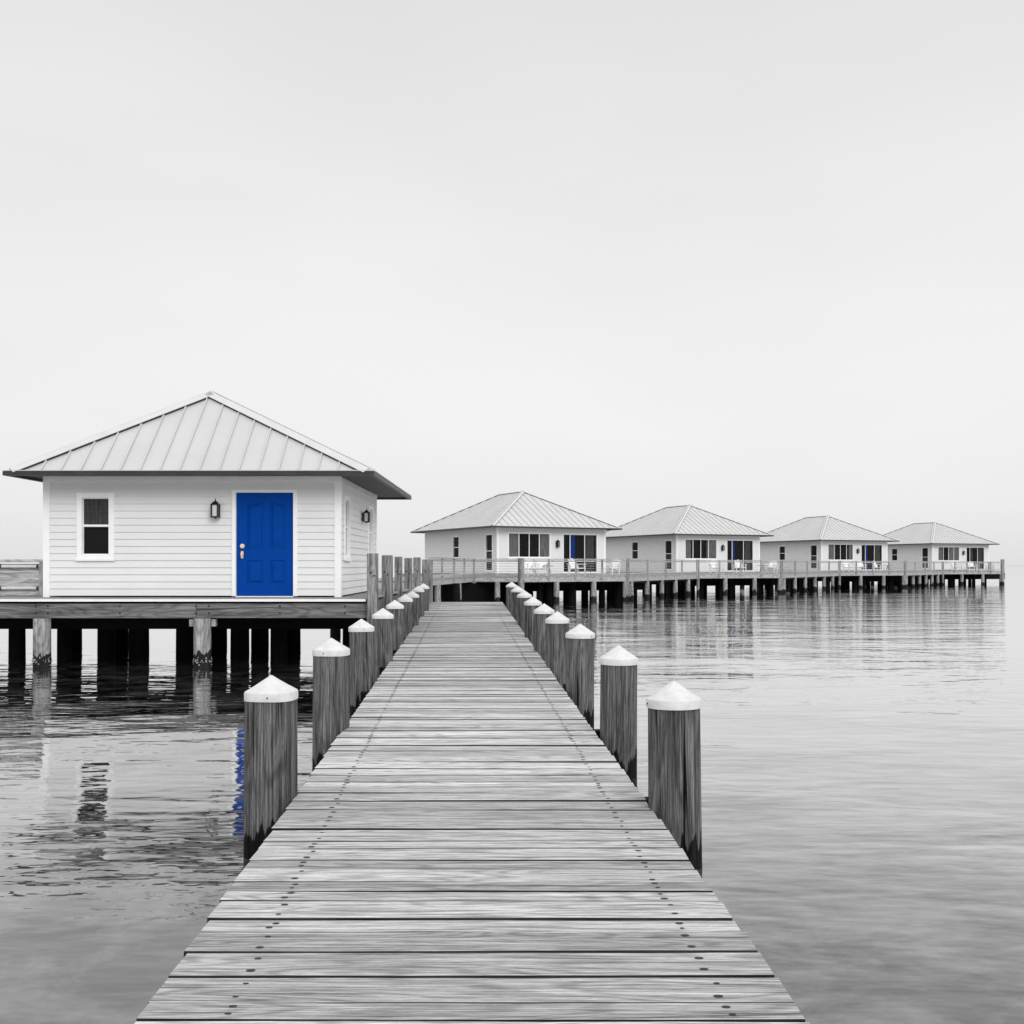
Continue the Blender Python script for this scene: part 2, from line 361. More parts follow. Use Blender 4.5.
for side, lst, grp in (('left', lefts, 'capped pilings along the left edge of the walkway'), ('right', rights, 'capped pilings along the right edge of the walkway')):
    for i, (px, ty, wd) in enumerate(lst):
        d = (.345 if i == 0 else .335) * F / wd if i < 3 else 815 / (ty - 556.3)
        d = 6.55 if i == 0 and side == 'right' else (6.8 if i == 0 else d)
        x = (px - 512) / F * d
        ztop_cap = EYE - (ty - 565) * d / F
        sq = side == 'left'
        r = .165 if not sq else .152
        ln = (R(rl.uniform(-.4, .4)), R(rl.uniform(-.6, .6)))
        if side == 'right' and i == 0: ln = (0, R(-1.0))
        piling('dock_piling', x, d, ztop_cap - .012 - r * .70, r, sq, olab(i, side, len(lst)), grp, i * 7 + (90 if sq else 0), ln)
        if i < 8:   # cross beam of the walkway beside each pair
            pass
for i in range(11):
    d = 7.0 + 2.74 * i
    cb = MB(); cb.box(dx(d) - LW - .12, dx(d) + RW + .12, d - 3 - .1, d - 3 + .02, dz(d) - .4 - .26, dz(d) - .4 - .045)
    cb.build('cross_beam', M['dark'], dock)

# ------------------------------------------------------------------ houses
def siding(mb, fr, L_, z0, z1, course, ops, mi=0):
    O, u, n = fr; nc = int(round((z1 - z0) / course)); ch = (z1 - z0) / nc
    P = lambda a, b_, z: O + u * a + n * b_ + V((0, 0, z))
    for k in range(nc):
        c0 = z0 + k * ch; c1 = c0 + ch
        cuts = sorted({c0, c1, *[z for o in ops for z in (o[2], o[3]) if c0 < z < c1]})
        for za, zb in zip(cuts, cuts[1:]):
            zm = (za + zb) / 2; ac = sorted([(o[0], o[1]) for o in ops if o[2] < zm < o[3]])
            segs = []; cur = 0
            for a0, a1 in ac: segs.append((cur, a0)); cur = a1
            segs.append((cur, L_))
            f = lambda z: .023 - .020 * (z - c0) / ch
            for a0, a1 in segs:
                if a1 - a0 < .001: continue
                mb.add([P(a0, f(za), za), P(a1, f(za), za), P(a1, f(zb), zb), P(a0, f(zb), zb)], [(0, 1, 2, 3)], mi)
                if za == c0: mb.add([P(a0, 0, za), P(a1, 0, za), P(a1, .023, za), P(a0, .023, za)], [(0, 1, 2, 3)], mi)

def roof(root, x0, x1, y0, y1, z, apx, ay1, ay2, za, seam, capw=.16):
    A1 = V((apx, ay1, za)); A2 = V((apx, ay2, za))
    c = [V((x0, y0, z)), V((x1, y0, z)), V((x1, y1, z)), V((x0, y1, z))]
    mb = MB()
    slopes = [([c[0], c[1], A1], 0), ([c[1], c[2], A2, A1], 1), ([c[2], c[3], A2], 2), ([c[3], c[0], A1, A2], 3)]
    t_ = V((0, 0, -.045))
    for poly, _ in slopes: mb.add(poly, [list(range(len(poly)))])
    for a, b_ in zip(c, c[1:] + c[:1]): mb.add([a, b_, b_ + t_, a + t_], [(0, 1, 2, 3)])
    norms = []
    for poly, k in slopes:
        n = (poly[1] - poly[0]).cross(poly[2] - poly[1]).normalized()
        if n.z < 0: n = -n
        norms.append(n)
        a, b_ = poly[0], poly[1]; L_ = (b_ - a).length; u = (b_ - a) / L_
        up = n.cross(u); 
        if up.z < 0: up = -up
        # hip positions along this eave
        pa = poly[-1]; pb = poly[2]
        sa = (pa - a).dot(u); ha = (pa - a).dot(up); sb_ = (pb - a).dot(u); hb = (pb - a).dot(up)
        ns = int(L_ / seam); st = (L_ - ns * seam) / 2 + seam / 2 if True else 0
        for i in range(ns):
            s_ = st + i * seam
            h = ha * s_ / sa if s_ < sa else (hb * (L_ - s_) / (L_ - sb_) if s_ > sb_ else ha)
            if h < .1: continue
            p0 = a + u * s_ + n * .018 - up * .0; p1 = p0 + up * (h - .02)
            mb.bar(p0, p1, .022, .036, n)
    r = mb.build('roof', M['roof'], root)
    # soffit
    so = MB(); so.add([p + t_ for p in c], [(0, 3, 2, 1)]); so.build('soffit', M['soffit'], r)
    # gutter / drip edge
    g = MB(); e_ = .05
    for a, b_ in zip(c, c[1:] + c[:1]):
        u = (b_ - a).normalized(); o = V((u.y, -u.x, 0))
        g.bar(a + o * .04 - u * .02 + V((0, 0, -.052)), b_ + o * .04 + u * .085 + V((0, 0, -.052)), .085, .082)
    g.build('gutter', M['fascia'], r)
    tr_ = MB()
    for a, b_ in zip(c, c[1:] + c[:1]):
        u = (b_ - a).normalized(); o = V((u.y, -u.x, 0))
        tr_.bar(a + o * .035 - u * .03 + V((0, 0, .002)), b_ + o * .035 + u * .07 + V((0, 0, .002)), .11, .016)
    tr_.build('drip_edge', M['ridge'], r)
    # hip and ridge caps with dark bars painting the shadow beneath their edges
    cp = MB(); gp = MB()
    hips = [(c[0], A1, 0, 3), (c[1], A1, 0, 1), (c[2], A2, 1, 2), (c[3], A2, 2, 3), (A1, A2, 1, 3)]
    cen = (c[0] + c[2]) / 2
    for p, q, s1, s2 in hips:
        h = (q - p).normalized()
        for s_ in (s1, s2):
            n = norms[s_]; w = n.cross(h).normalized()
            poly = slopes[s_][0]; mid = sum(poly, V()) / len(poly)
            if w.dot(mid - p) < 0: w = -w
            lift = n * .046; a0 = p + h * .03
            cp.hexa([a0 + lift, q + lift, q + lift + w * capw, a0 + lift + w * capw] + [x + n * .012 for x in (a0 + lift, q + lift, q + lift + w * capw, a0 + lift + w * capw)])
            L2 = (q - a0).length; 
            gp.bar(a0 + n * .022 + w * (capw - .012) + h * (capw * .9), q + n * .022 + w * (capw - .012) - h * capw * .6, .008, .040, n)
    cp.build('ridge_cap', M['ridge'], r); gp.build('cap_shadow', M['gap'], r)
    return r

def window(root, fr, a0, a1, z0, z1, cols, meet=None, upper_grid=None, curtains=(), fw=.085, sill=True, name='window'):
    f = MB()
    f.obox(fr, a0, a0 + fw, -.10, .035, z0, z1); f.obox(fr, a1 - fw, a1, -.10, .035, z0, z1)
    f.obox(fr, a0 + fw, a1 - fw, -.10, .034, z1 - fw, z1); f.obox(fr, a0 + fw, a1 - fw, -.10, .034, z0, z0 + fw)
    if sill: f.obox(fr, a0 - .02, a1 + .02, .036, .06, z0 - .01, z0 + .035)
    w = f.build(name, M['white'], root, bevel=.003)
    s = MB(); ia0, ia1, iz0, iz1 = a0 + fw, a1 - fw, z0 + fw, z1 - fw
    e_ = .022
    xs = [ia0 + (ia1 - ia0) * c for c in ([0] + list(cols) + [1])]
    for i, x in enumerate(xs):
        h = e_ if 0 < i < len(xs) - 1 else e_ * .6
        s.obox(fr, max(ia0, x - h), min(ia1, x + h), -.05, -.012, iz0, iz1)
    s.obox(fr, ia0, ia1, -.045, -.014, iz0, iz0 + .025); s.obox(fr, ia0, ia1, -.045, -.014, iz1 - .02, iz1)
    if meet is not None: s.obox(fr, ia0, ia1, -.05, -.008, meet - .022, meet + .022)
    if upper_grid:
        mg = MB(); xm = (ia0 + ia1) / 2; zm = (meet + iz1) / 2
        mg.obox(fr, xm - .007, xm + .007, -.046, -.038, meet + .022, iz1 - .02); mg.obox(fr, ia0, ia1, -.045, -.039, zm - .007, zm + .007); mg.build('muntin', M['muntin'], w)
    s.build('sash', M['white'], w)
    g = MB(); g.obox(fr, ia0, ia1, -.036, -.032, iz0, iz1); g.build('pane', M['glass'], w)
    for c0, c1, q0, q1, mk in curtains:
        cu = MB(); O, u, n = fr; ca0 = ia0 + (ia1 - ia0) * c0; ca1 = ia0 + (ia1 - ia0) * c1; zz0 = iz0 + (iz1 - iz0) * q0; zz1 = iz0 + (iz1 - iz0) * q1
        k = max(6, int((ca1 - ca0) / .025)); vs = []
        for i in range(k + 1):
            a = ca0 + (ca1 - ca0) * i / k; bb = -.075 + .014 * math.sin(i * 1.3 + .7 * math.sin(i * .37))
            for z in (zz0, zz1): vs.append(O + u * a + n * bb + V((0, 0, z)))
        cu.add(vs, [(2 * i, 2 * i + 2, 2 * i + 3, 2 * i + 1) for i in range(k)], 0, True)
        c = cu.build('curtain', M[mk], w, recalc=False)
        if mk == 'bluecurtain': c['label'] = 'blue curtain hanging behind the glass'
    return w

def lantern(root, fr, a, z, h=.36, glass='lampglass'):
    w = .055 * h / .36
    b_ = MB(); b_.obox(fr, a - .035, a + .035, .02, .04, z + h * .15, z + h * .7)
    O, u, n = fr; P = lambda a_, bb, zz: O + u * a_ + n * bb + V((0, 0, zz))
    b_.bar(P(a, .04, z + h * .45), P(a, .10, z + h * .80), .018, .018, tuple(u))
    cx = .12
    for sa in (-1, 1):
        for sb_ in (-1, 1): b_.obox(fr, a + sa * w - .013, a + sa * w + .013, cx + sb_ * w - .013, cx + sb_ * w + .013, z + h * .10, z + h * .68)
    b_.obox(fr, a - w - .014, a + w + .014, cx - w - .014, cx + w + .014, z + h * .06, z + h * .12)
    t0 = [P(a + i * (w + .02), cx + j * (w + .02), z + h * .68) for i, j in ((-1, -1), (1, -1), (1, 1), (-1, 1))]
    t1 = [P(a + i * .02, cx + j * .02, z + h * .86) for i, j in ((-1, -1), (1, -1), (1, 1), (-1, 1))]
    b_.hexa(t0 + t1)
    b_.tube(P(a, cx, z + h * .85), P(a, cx, z + h), .012, .006, 8); b_.tube(P(a, cx, z), P(a, cx, z + h * .07), .012, .03, 8)
    o = b_.build('wall_lantern', M['black'], root)
    g = MB(); g.obox(fr, a - w + .012, a + w - .012, cx - w + .012, cx + w - .012, z + h * .125, z + h * .675); g.build('lamp_glass', M[glass], o)

def walls(root, Lx, Ly, H, opsets, course=.137):
    F0 = (V((0, 0, 0)), V((1, 0, 0)), V((0, -1, 0))); F1 = (V((Lx, 0, 0)), V((0, 1, 0)), V((1, 0, 0)))
    F2 = (V((Lx, Ly, 0)), V((-1, 0, 0)), V((0, 1, 0))); F3 = (V((0, Ly, 0)), V((0, -1, 0)), V((-1, 0, 0)))
    wl = MB()
    for k, (fr, L_) in enumerate(((F0, Lx), (F1, Ly), (F2, Lx), (F3, Ly))): siding(wl, fr, L_, .03, H, course, opsets[k])
    wl.box(.115, Lx - .115, .115, Ly - .115, .02, H - .02, 1)
    wl.build('wall', [M['siding'], M['inside']], root, recalc=False)
    for fx, fy in ((0, 0), (Lx, 0), (Lx, Ly), (0, Ly)):
        cb = MB(); sx = -1 if fx == 0 else 1; sy = -1 if fy == 0 else 1
        cb.box(min(fx + sx * .028, fx - sx * .10), max(fx + sx * .028, fx - sx * .10), min(fy + sy * .028, fy + sy * .0), max(fy + sy * .028, fy + sy * .0), .0, H)
        cb.box(min(fx + sx * .0, fx + sx * .027), max(fx + sx * .0, fx + sx * .027), min(fy, fy - sy * .10), max(fy, fy - sy * .10), .0, H - .002)
        cb.build('corner_board', M['white'], root)
    return F0, F1, F2, F3

# --- near house with the blue door
H1 = empty('stilt_house', at(45, 20.1, 1.42), label='nearest white clapboard house with blue front door and peaked metal roof', cat='house')
Lx, Ly = 5.77, 5.3
opsF = [(.63, 1.36, .72, 2.05), (3.66, 4.945, 0, 2.11)]
opsR = [(.44, 1.10, .72, 2.03), (3.87, 4.60, .72, 2.03)]
FR = walls(H1, Lx, Ly, 2.38, [opsF, opsR, [], []])
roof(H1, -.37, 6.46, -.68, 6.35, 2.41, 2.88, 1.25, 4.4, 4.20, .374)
fz = MB(); fz.obox(FR[0], -.0, Lx, .003, .045, 2.25, 2.38); fz.build('frieze_board', M['white'], H1)
window(H1, FR[0], *opsF[0], cols=[], meet=1.40, upper_grid=True, curtains=[(0, 1, .5, 1, 'curtain')], fw=.105)
window(H1, FR[1], *opsR[0], cols=[], meet=1.40, curtains=[(0, 1, .5, 1, 'curtain')])
window(H1, FR[1], *opsR[1], cols=[], meet=1.40)
lantern(H1, FR[0], 3.37, 1.53, .40); lantern(H1, FR[1], 2.85, 1.56, .34)
dfm = MB()
dfm.obox(FR[0], 3.66, 3.742, -.10, .04, .02, 2.11); dfm.obox(FR[0], 4.863, 4.945, -.10, .04, .02, 2.11); dfm.obox(FR[0], 3.742, 4.863, -.10, .038, 2.045, 2.11)
dfm.obox(FR[0], 3.742, 4.863, -.10, .05, 0, .022)
dfm.build('door_frame', M['white'], H1, bevel=.003)
# panelled door leaf
RC = .020; db = MB(); a0, a1, zb, zt = 3.75, 4.855, .028, 2.04; b0 = -.02
db.obox(FR[0], a0, a1, -.065, b0 - RC, zb, zt)
pan = [(3.955, 4.255, .265, .72), (4.41, 4.69, .265, .72), (3.955, 4.255, .93, 1.84), (4.41, 4.69, .93, 1.84)]
def prism(mb, fr, pts, ba, bb_, inset):
    O, u, n = fr; cx = sum(p[0] for p in pts) / len(pts); cz = sum(p[1] for p in pts) / len(pts)
    P = lambda a, b_, z: O + u * a + n * b_ + V((0, 0, z))
    r0 = [P(a, ba, z) for a, z in pts]
    hw = max(p[0] for p in pts) - cx; hz = max(p[1] for p in pts) - cz
    r1 = [P(cx + (a - cx) * (1 - inset / hw), bb_, cz + (z - cz) * (1 - inset / hz)) for a, z in pts]
    mb.rings([r0, r1], smooth=False, bottom=False)
# stiles and rails round the panels
xs = [a0, 3.955, 4.255, 4.41, 4.69, a1]
db.obox(FR[0], a0, 3.955, b0 - RC, b0, zb, zt); db.obox(FR[0], 4.69, a1, b0 - RC, b0, zb, zt); db.obox(FR[0], 4.255, 4.41, b0 - RC, b0, zb, zt)
for p0, p1 in ((3.955, 4.255), (4.41, 4.69)):
    db.obox(FR[0], p0, p1, b0 - RC, b0 - .0005, zb, .265); db.obox(FR[0], p0, p1, b0 - RC, b0 - .0005, .72, .93)
    # top rail with the arched lower edge
    n_ = 10; P = lambda a, b_, z: FR[0][0] + FR[0][1] * a + FR[0][2] * b_ + V((0, 0, z))
    left = p0 < 4.2
    def arch(s_):
        q = s_ if left else 1 - s_
        return 1.80 + .055 * (3 * q * q - 2 * q * q * q)
    for i in range(n_):
        s0, s1 = i / n_, (i + 1) / n_; aa, ab = p0 + (p1 - p0) * s0, p0 + (p1 - p0) * s1
        db.hexa([P(aa, b0 - RC, arch(s0)), P(ab, b0 - RC, arch(s1)), P(ab, b0 - .0005, arch(s1)), P(aa, b0 - .0005, arch(s0)), P(aa, b0 - RC, zt), P(ab, b0 - RC, zt), P(ab, b0 - .0005, zt), P(aa, b0 - .0005, zt)])
    prism(db, FR[0], [(p0 + .025, .29), (p1 - .025, .29), (p1 - .025, .695), (p0 + .025, .695)], b0 - RC, b0 + .001, .035)
    top = [(p0 + .025 + (p1 - p0 - .05) * s_, arch((p0 + .025 + (p1 - p0 - .05) * s_ - p0) / (p1 - p0)) - .025) for s_ in [1 - i / 8 for i in range(9)]]
    prism(db, FR[0], [(p0 + .025, .955), (p1 - .025, .955)] + top, b0 - RC, b0 + .001, .035)
door = db.build('door', M['blue'], H1)
O_, u_, n_v = FR[0]; P = lambda a, b_, z: O_ + u_ * a + n_v * b_ + V((0, 0, z))
kb = MB(); kb.tube(P(3.862, b0, 1.0), P(3.862, .01, 1.0), .045, .045, 16); kb.tube(P(3.862, .01, 1.0), P(3.862, .03, 1.0), .035, .03, 16)
kb.build('deadbolt', M['brass'], door)
hd = MB(); hd.obox(FR[0], 3.835, 3.88, b0, 0, .76, .90); hd.tube(P(3.857, 0, .87), P(3.857, .04, .86), .016, .016, 8); hd.tube(P(3.857, .04, .87), P(3.857, .045, .77), .018, .012, 8)
hd.tube(P(3.857, 0, .84), P(3.857, .012, .84), .034, .034, 14)
hd.build('door_handle', M['brass'], door)

# --- deck under the near house
D1 = empty('house_deck', (-6, 19.3, 0), label='timber deck on thick dark stilts carrying the nearest house', cat='deck')
ox, oy = -6, 19.3
def floor_boards(name, parent, x0, x1, y0, y1, z, w=.14, mk='deck', along='X', ox=0, oy=0):
    mb = MB(); y = y0
    while y < y1 - .02:
        e2 = min(y + w, y1); mb.box(x0 - ox, x1 - ox, y - oy, e2 - oy - .005, z - .04, z + random.uniform(-.001, .001)); y += w
    return mb.build(name, M[mk], parent)
floor_boards('deck_floor', D1, -14.5, -2.72, 19.24, 27, 1.42, ox=ox, oy=oy)
e1 = MB(); e1.box(-14.5 - ox, -2.74 - ox, -.075, -.062, 1.365, 1.412); e1.build('edge_strip', M['white'], D1)
for xa, xb, zz in ((-14.5, -5.93, 0), (-5.925, -2.72, .004)):
    b1 = MB(); b1.box(xa - ox, xb - ox, -.03, .09, 1.05 + zz, 1.325 + zz); b1.build('rim_beam', M['beam'], D1, bevel=.006)
for yy, z0, z1 in ((.75, .80, 1.06), (3.2, .86, 1.1), (5.8, .90, 1.12)):
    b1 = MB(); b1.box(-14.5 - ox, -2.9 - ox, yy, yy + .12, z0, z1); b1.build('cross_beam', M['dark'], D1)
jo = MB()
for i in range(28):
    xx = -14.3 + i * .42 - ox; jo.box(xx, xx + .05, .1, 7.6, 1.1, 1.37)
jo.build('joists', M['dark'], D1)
sr = MB(); sr.box(-2.78 - ox, -2.72 - ox, .1, 7.6, 1.05, 1.34); sr.build('rim_beam', M['beam'], D1)
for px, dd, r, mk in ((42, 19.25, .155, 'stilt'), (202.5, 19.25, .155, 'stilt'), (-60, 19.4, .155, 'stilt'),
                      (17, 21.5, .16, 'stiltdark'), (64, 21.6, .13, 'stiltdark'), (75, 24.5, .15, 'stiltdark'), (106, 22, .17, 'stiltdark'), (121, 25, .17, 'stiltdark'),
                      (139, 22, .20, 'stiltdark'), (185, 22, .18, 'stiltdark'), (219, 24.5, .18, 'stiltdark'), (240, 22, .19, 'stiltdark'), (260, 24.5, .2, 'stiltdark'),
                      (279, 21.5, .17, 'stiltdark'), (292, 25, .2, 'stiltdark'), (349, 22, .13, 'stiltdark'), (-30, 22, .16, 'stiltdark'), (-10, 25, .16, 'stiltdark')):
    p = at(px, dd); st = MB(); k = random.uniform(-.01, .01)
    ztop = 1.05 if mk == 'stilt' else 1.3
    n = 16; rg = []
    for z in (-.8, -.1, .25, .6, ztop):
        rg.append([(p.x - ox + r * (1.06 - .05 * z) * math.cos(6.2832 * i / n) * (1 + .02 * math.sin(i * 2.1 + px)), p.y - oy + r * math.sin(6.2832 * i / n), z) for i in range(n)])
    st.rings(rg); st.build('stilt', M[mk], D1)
    if mk == 'stilt':
        sh = MB(); rr = random.Random(int(px))
        for i in range(60):
            a = rr.uniform(0, 6.283); z = rr.gauss(WL + .13, .035); q = rr.uniform(.007, .017); c = V((p.x - ox + r * 1.04 * math.cos(a), p.y - oy + r * 1.04 * math.sin(a), z))
            sh.tube(c - V((0, 0, q)), c + V((rr.uniform(-.01, .01), -.004, q)), q, q * .4, 5)
        sh.build('barnacles', M['rope'], D1)['kind'] = 'stuff'
for px in (36, 48, 196, 209, 120, 280, 345):
    for yy in (606, 613): bt = MB(); p = at(px, 19.27); bt.tube((p.x - ox, -.045, EYE - (yy - 565) / 53.2), (p.x - ox, -.02, EYE - (yy - 565) / 53.2), .016, .016, 8); bt.build('bolt', M['black'], D1)
for px, sgn in ((192, -1), (214, 1)):
    p = at(px, 19.35); br = MB(); br.bar((p.x - ox, .06, 1.03), (p.x - ox, .07, .90), .11, .08, (1, 0, 0)); br.build('bracket', M['rail'], D1)

# railing panel left of the near house, with pale pipes along it
RL = empty('deck_railing', at(20, 20.6, 1.42), label='grey board railing beside the left wall of the nearest house', cat='railing')
bx = at(20, 20.6).x; sc = F / 20.6; X = lambda px: (px - 20) / sc; Zy = lambda y: EYE - (y - 565) / sc - 1.42
for k, px in enumerate((42.5, -60, -160)):
    q = MB(); q.box(X(px) - .05, X(px) + .05, -.05, .05, 0, Zy(562.3)); q.build('railing_post', M['railpost'], RL, bevel=.004)
q = MB(); q.box(X(-160), X(45.5), -.08, .08, Zy(562.2), Zy(559.4)); q.build('top_rail', M['rail'], RL, bevel=.005)
q = MB(); q.box(X(-160), X(40), -.03, .03, Zy(595.5), Zy(592)); q.build('bottom_rail', M['rail'], RL, bevel=.004)
q = MB()
for ya, yb in ((564, 571.4), (571.8, 578), (578.3, 584), (584.4, 591.6)): q.box(X(-160), X(40), .035, .06, Zy(yb), Zy(ya))
q.build('infill_boards', M['rail'], RL)
for y, r in ((566.3, .032), (588.2, .03)):
    q = MB(); q.tube((X(-150), -.03, Zy(y)), (X(39.5), -.03, Zy(y)), r, r, 12); q.build('pale_pipe', M['cap'], RL)
    for px in (2, 39):
        q2 = MB(); q2.tube((X(px) - .03, -.03, Zy(y)), (X(px) + .01, -.03, Zy(y)), r * 1.2, r * 1.2, 12); q2.build('pipe_clamp', M['fascia'], RL)

# ------------------------------------------------------------------ tall square posts beside the house and the raised walk to the far row
def sqpost(px, dd, w, topz, botz, label, seed):
    p = at(px, dd); rnd = random.Random(seed)
    root = empty('tall_post', (p.x, p.y, 0), rnd.uniform(-.12, .12), label=label, cat='post', group='tall uncapped square posts beside the raised walkway')
    q = MB(); q.box(-w / 2, w / 2, -w / 2, w / 2, botz, topz); o = q.build('shaft', M['post'], root, bevel=.012)
    b_ = MB()
    for z, s_ in ((topz - .36, -1), (topz - .42, 1)): b_.tube((s_ * w * .15, -w / 2 - .012, z), (s_ * w * .15, -w / 2 + .002, z), .018, .018, 8)
    b_.build('bolt', M['black'], root)
    return root
posts = [(372.7, 19.25, .205, 2.27, 'widest'), (387.3, 22, .205, 2.26, 'second'), (398.5, 24.7, .19, 2.25, 'third'), (408.3, 27.6, .19, 2.24, 'fourth'), (417, 30.9, .2, 2.28, 'fifth'), (425.3, 34.6, .21, 2.24, 'sixth')]
for i, (px, dd, w, tz, nm) in enumerate(posts):
    lb = 'tall bare square post at the corner of the nearest deck, widest of its row' if i == 0 else 'tall bare square post, %s from the blue door house in the row' % nm
    sqpost(px, dd, w, tz, -.6, lb, i)
sqpost(430, 38.5, .2, 2.24, -.6, 'slim pale post where the row ends at the far walkway railing', 33)

def poly_deck(root, poly, z, o, beam=.24, mk='deck', bm='rail', under=True):
    """poly: world xy, counter clockwise; o: root xy"""
    n = len(poly); L_ = [V((p[0] - o[0], p[1] - o[1], 0)) for p in poly]
    mb = MB(); top = [p + V((0, 0, z)) for p in L_]; bot = [p + V((0, 0, z - .06)) for p in L_]
    mb.add(top, [list(range(n))]); mb.add(bot, [list(range(n))[::-1]])
    for i in range(n): mb.add([bot[i], bot[(i + 1) % n], top[(i + 1) % n], top[i]], [(0, 1, 2, 3)])
    mb.build('deck_floor', M[mk], root)
    rb = MB(); c = sum(L_, V()) / n
    for i in range(n):
        a, b_ = L_[i], L_[(i + 1) % n]; u = (b_ - a).normalized(); inn = V((-u.y, u.x, 0))
        rb.bar(a + inn * .05 + V((0, 0, z - .06 - beam / 2)), b_ + inn * .05 + V((0, 0, z - .06 - beam / 2)), .06, beam)
    rb.build('rim_beam', M[bm], root)
    ub = MB()
    ys = [p.y for p in L_]; xs_ = [p.x for p in L_]
    inner = [c + (p - c) * .93 + V((0, 0, z - .09)) for p in L_]; in2 = [p - V((0, 0, beam + .08)) for p in inner]
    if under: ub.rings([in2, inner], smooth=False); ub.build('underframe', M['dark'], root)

def rail_run(root, pts, z, o, h=.85, spacing=1.6, baluster=False, cables=4):
    """railing along pts (world xy), standing on z"""
    rl_ = MB(); cb = MB()
    for (a, b_) in zip(pts, pts[1:]):
        a = V((a[0] - o[0], a[1] - o[1], z)); b_ = V((b_[0] - o[0], b_[1] - o[1], z)); L_ = (b_ - a).length
        rl_.bar(a + V((0, 0, h)), b_ + V((0, 0, h)), .14, .05); rl_.bar(a + V((0, 0, h - .10)), b_ + V((0, 0, h - .10)), .04, .08)
        rl_.bar(a + V((0, 0, .10)), b_ + V((0, 0, .10)), .04, .07)
        if baluster:
            k = int(L_ / .16)
            for i in range(1, k):
                p = a.lerp(b_, i / k); rl_.bar(p + V((0, 0, .12)), p + V((0, 0, h - .12)), .03, .03, (b_ - a).normalized())
        else:
            for i in range(cables):
                zz = .10 + (h - .2) * (i + 1) / (cables + 1); cb.bar(a + V((0, 0, zz)), b_ + V((0, 0, zz)), .012, .012)
        k = max(1, round(L_ / spacing))
        for i in range(0 if a is not None else 1, k + 1):
            if i == k and b_ is not None and (pts[-1][0] - o[0], pts[-1][1] - o[1]) != (b_.x, b_.y): continue
            p = a.lerp(b_, i / k); q = MB(); q.box(p.x - .05, p.x + .05, p.y - .05, p.y + .05, z - .2, z + h - .026)
            q.build('railing_post', M['railpost'], root)
    r = rl_.build('railing', M['rail'], root)
    if cb.v: cb.build('cable', M['rail'], r)

def stilt(root, x, y, ztop, r, mk, name='stilt'):
    st = MB(); n = 10
    st.rings([[(x + r * k * math.cos(6.2832 * i / n), y + r * k * math.sin(6.2832 * i / n), z) for i in range(n)] for z, k in ((-.6, 1.1), (.3, 1.05), (ztop, .95))])
    return st.build(name, M[mk], root)

WZ = 1.42
WK = empty('raised_walkway', (-3.6, 27, 0), label='raised timber walkway leading from the nearest house to the far row', cat='walkway')
poly_deck(WK, [(-2.82, 27.02), (-3.05, 37), (-5.2, 37), (-5.0, 27.02)], WZ, (-3.6, 27))
for yy in (28.5, 31.5, 34.5):
    for xx in (-3.15, -4.9): stilt(WK, xx + 3.6 , yy - 27, 1.1, .14, 'stilt')

FZ = 1.5
def house_at(C, yaw):   # C: roof corner nearest; returns wall corner
    u = V((math.cos(yaw), math.sin(yaw), 0)); v = V((-u.y, u.x, 0)); W0 = V((C[0], C[1], 0)) + (u + v) * .65
    return W0, u, v
specs = [((-1.1, 56.7), R(28), (-.84, -4.9), 6.5), ((11.2, 71), R(25), (-1.26, -4.6), 6.8), ((26.4, 88), R(22), (-1.54, -4.34), 6.8), ((41.7, 102), R(20), (-2.3, -3.96), 7.3)]
def far_house(blue, cw1, cw2, seedc):
    root = empty('stilt_house', (0, 0, 0))
    Lx, Ly = 7.2, 10.2
    of = [(.66, 3.46, .92, 2.42), (4.25, 6.68, .05, 2.40)]; ol = [(Ly - 1.5, Ly - .5, .15, 2.36), (Ly - 5.95, Ly - 4.95, .92, 2.34)]
    FR = walls(root, Lx, Ly, 2.68, [of, [(2, 3, .95, 2.26)], [], ol], course=.15)
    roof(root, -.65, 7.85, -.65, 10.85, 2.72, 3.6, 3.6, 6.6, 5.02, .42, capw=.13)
    window(root, FR[0], *of[0], cols=[.25, .5, .75], curtains=[(0, cw1, 0, 1, 'curtain2'), (1 - cw2, 1, 0, 1, 'curtain2')], fw=.075)
    cu = [(.70, .93, 0, 1, 'curtain')]
    if blue: cu.append((.21, .21 + blue, .0, 1, 'bluecurtain'))
    else: cu.append((.2, .4, 0, 1, 'curtain'))
    dw = window(root, FR[0], *of[1], cols=[.2, .64], curtains=cu, fw=.075, sill=False, name='sliding_door')
    window(root, FR[3], *ol[0], cols=[], meet=1.35, curtains=[(0, 1, 0, .5, 'curtain')], sill=False); window(root, FR[3], *ol[1], cols=[], meet=1.62)
    window(root, FR[1], 2, 3, .95, 2.26, cols=[], meet=1.62)
    lantern(root, FR[0], 3.88, 1.55, .52, 'glass')
    return root
labels = ['white far house closest behind the end of the walkway, blue curtain in its glass door', 'white stilt house second in the far row, thin blue curtain in its door',
          'white stilt house third in the far row, between two similar houses', 'smallest white house at the right end of the far row']
protos = [far_house(.14, .24, .24, 0), far_house(.10, .20, .30, 1), far_house(.12, .3, .14, 2), far_house(0, .22, .5, 3)]
dl = ['timber deck on stilts under the far house nearest the walkway end', 'timber deck on stilts under the second house of the far row', 'timber deck on stilts under the third house of the far row', 'timber deck on stilts at the right end of the far row']
Ks = []
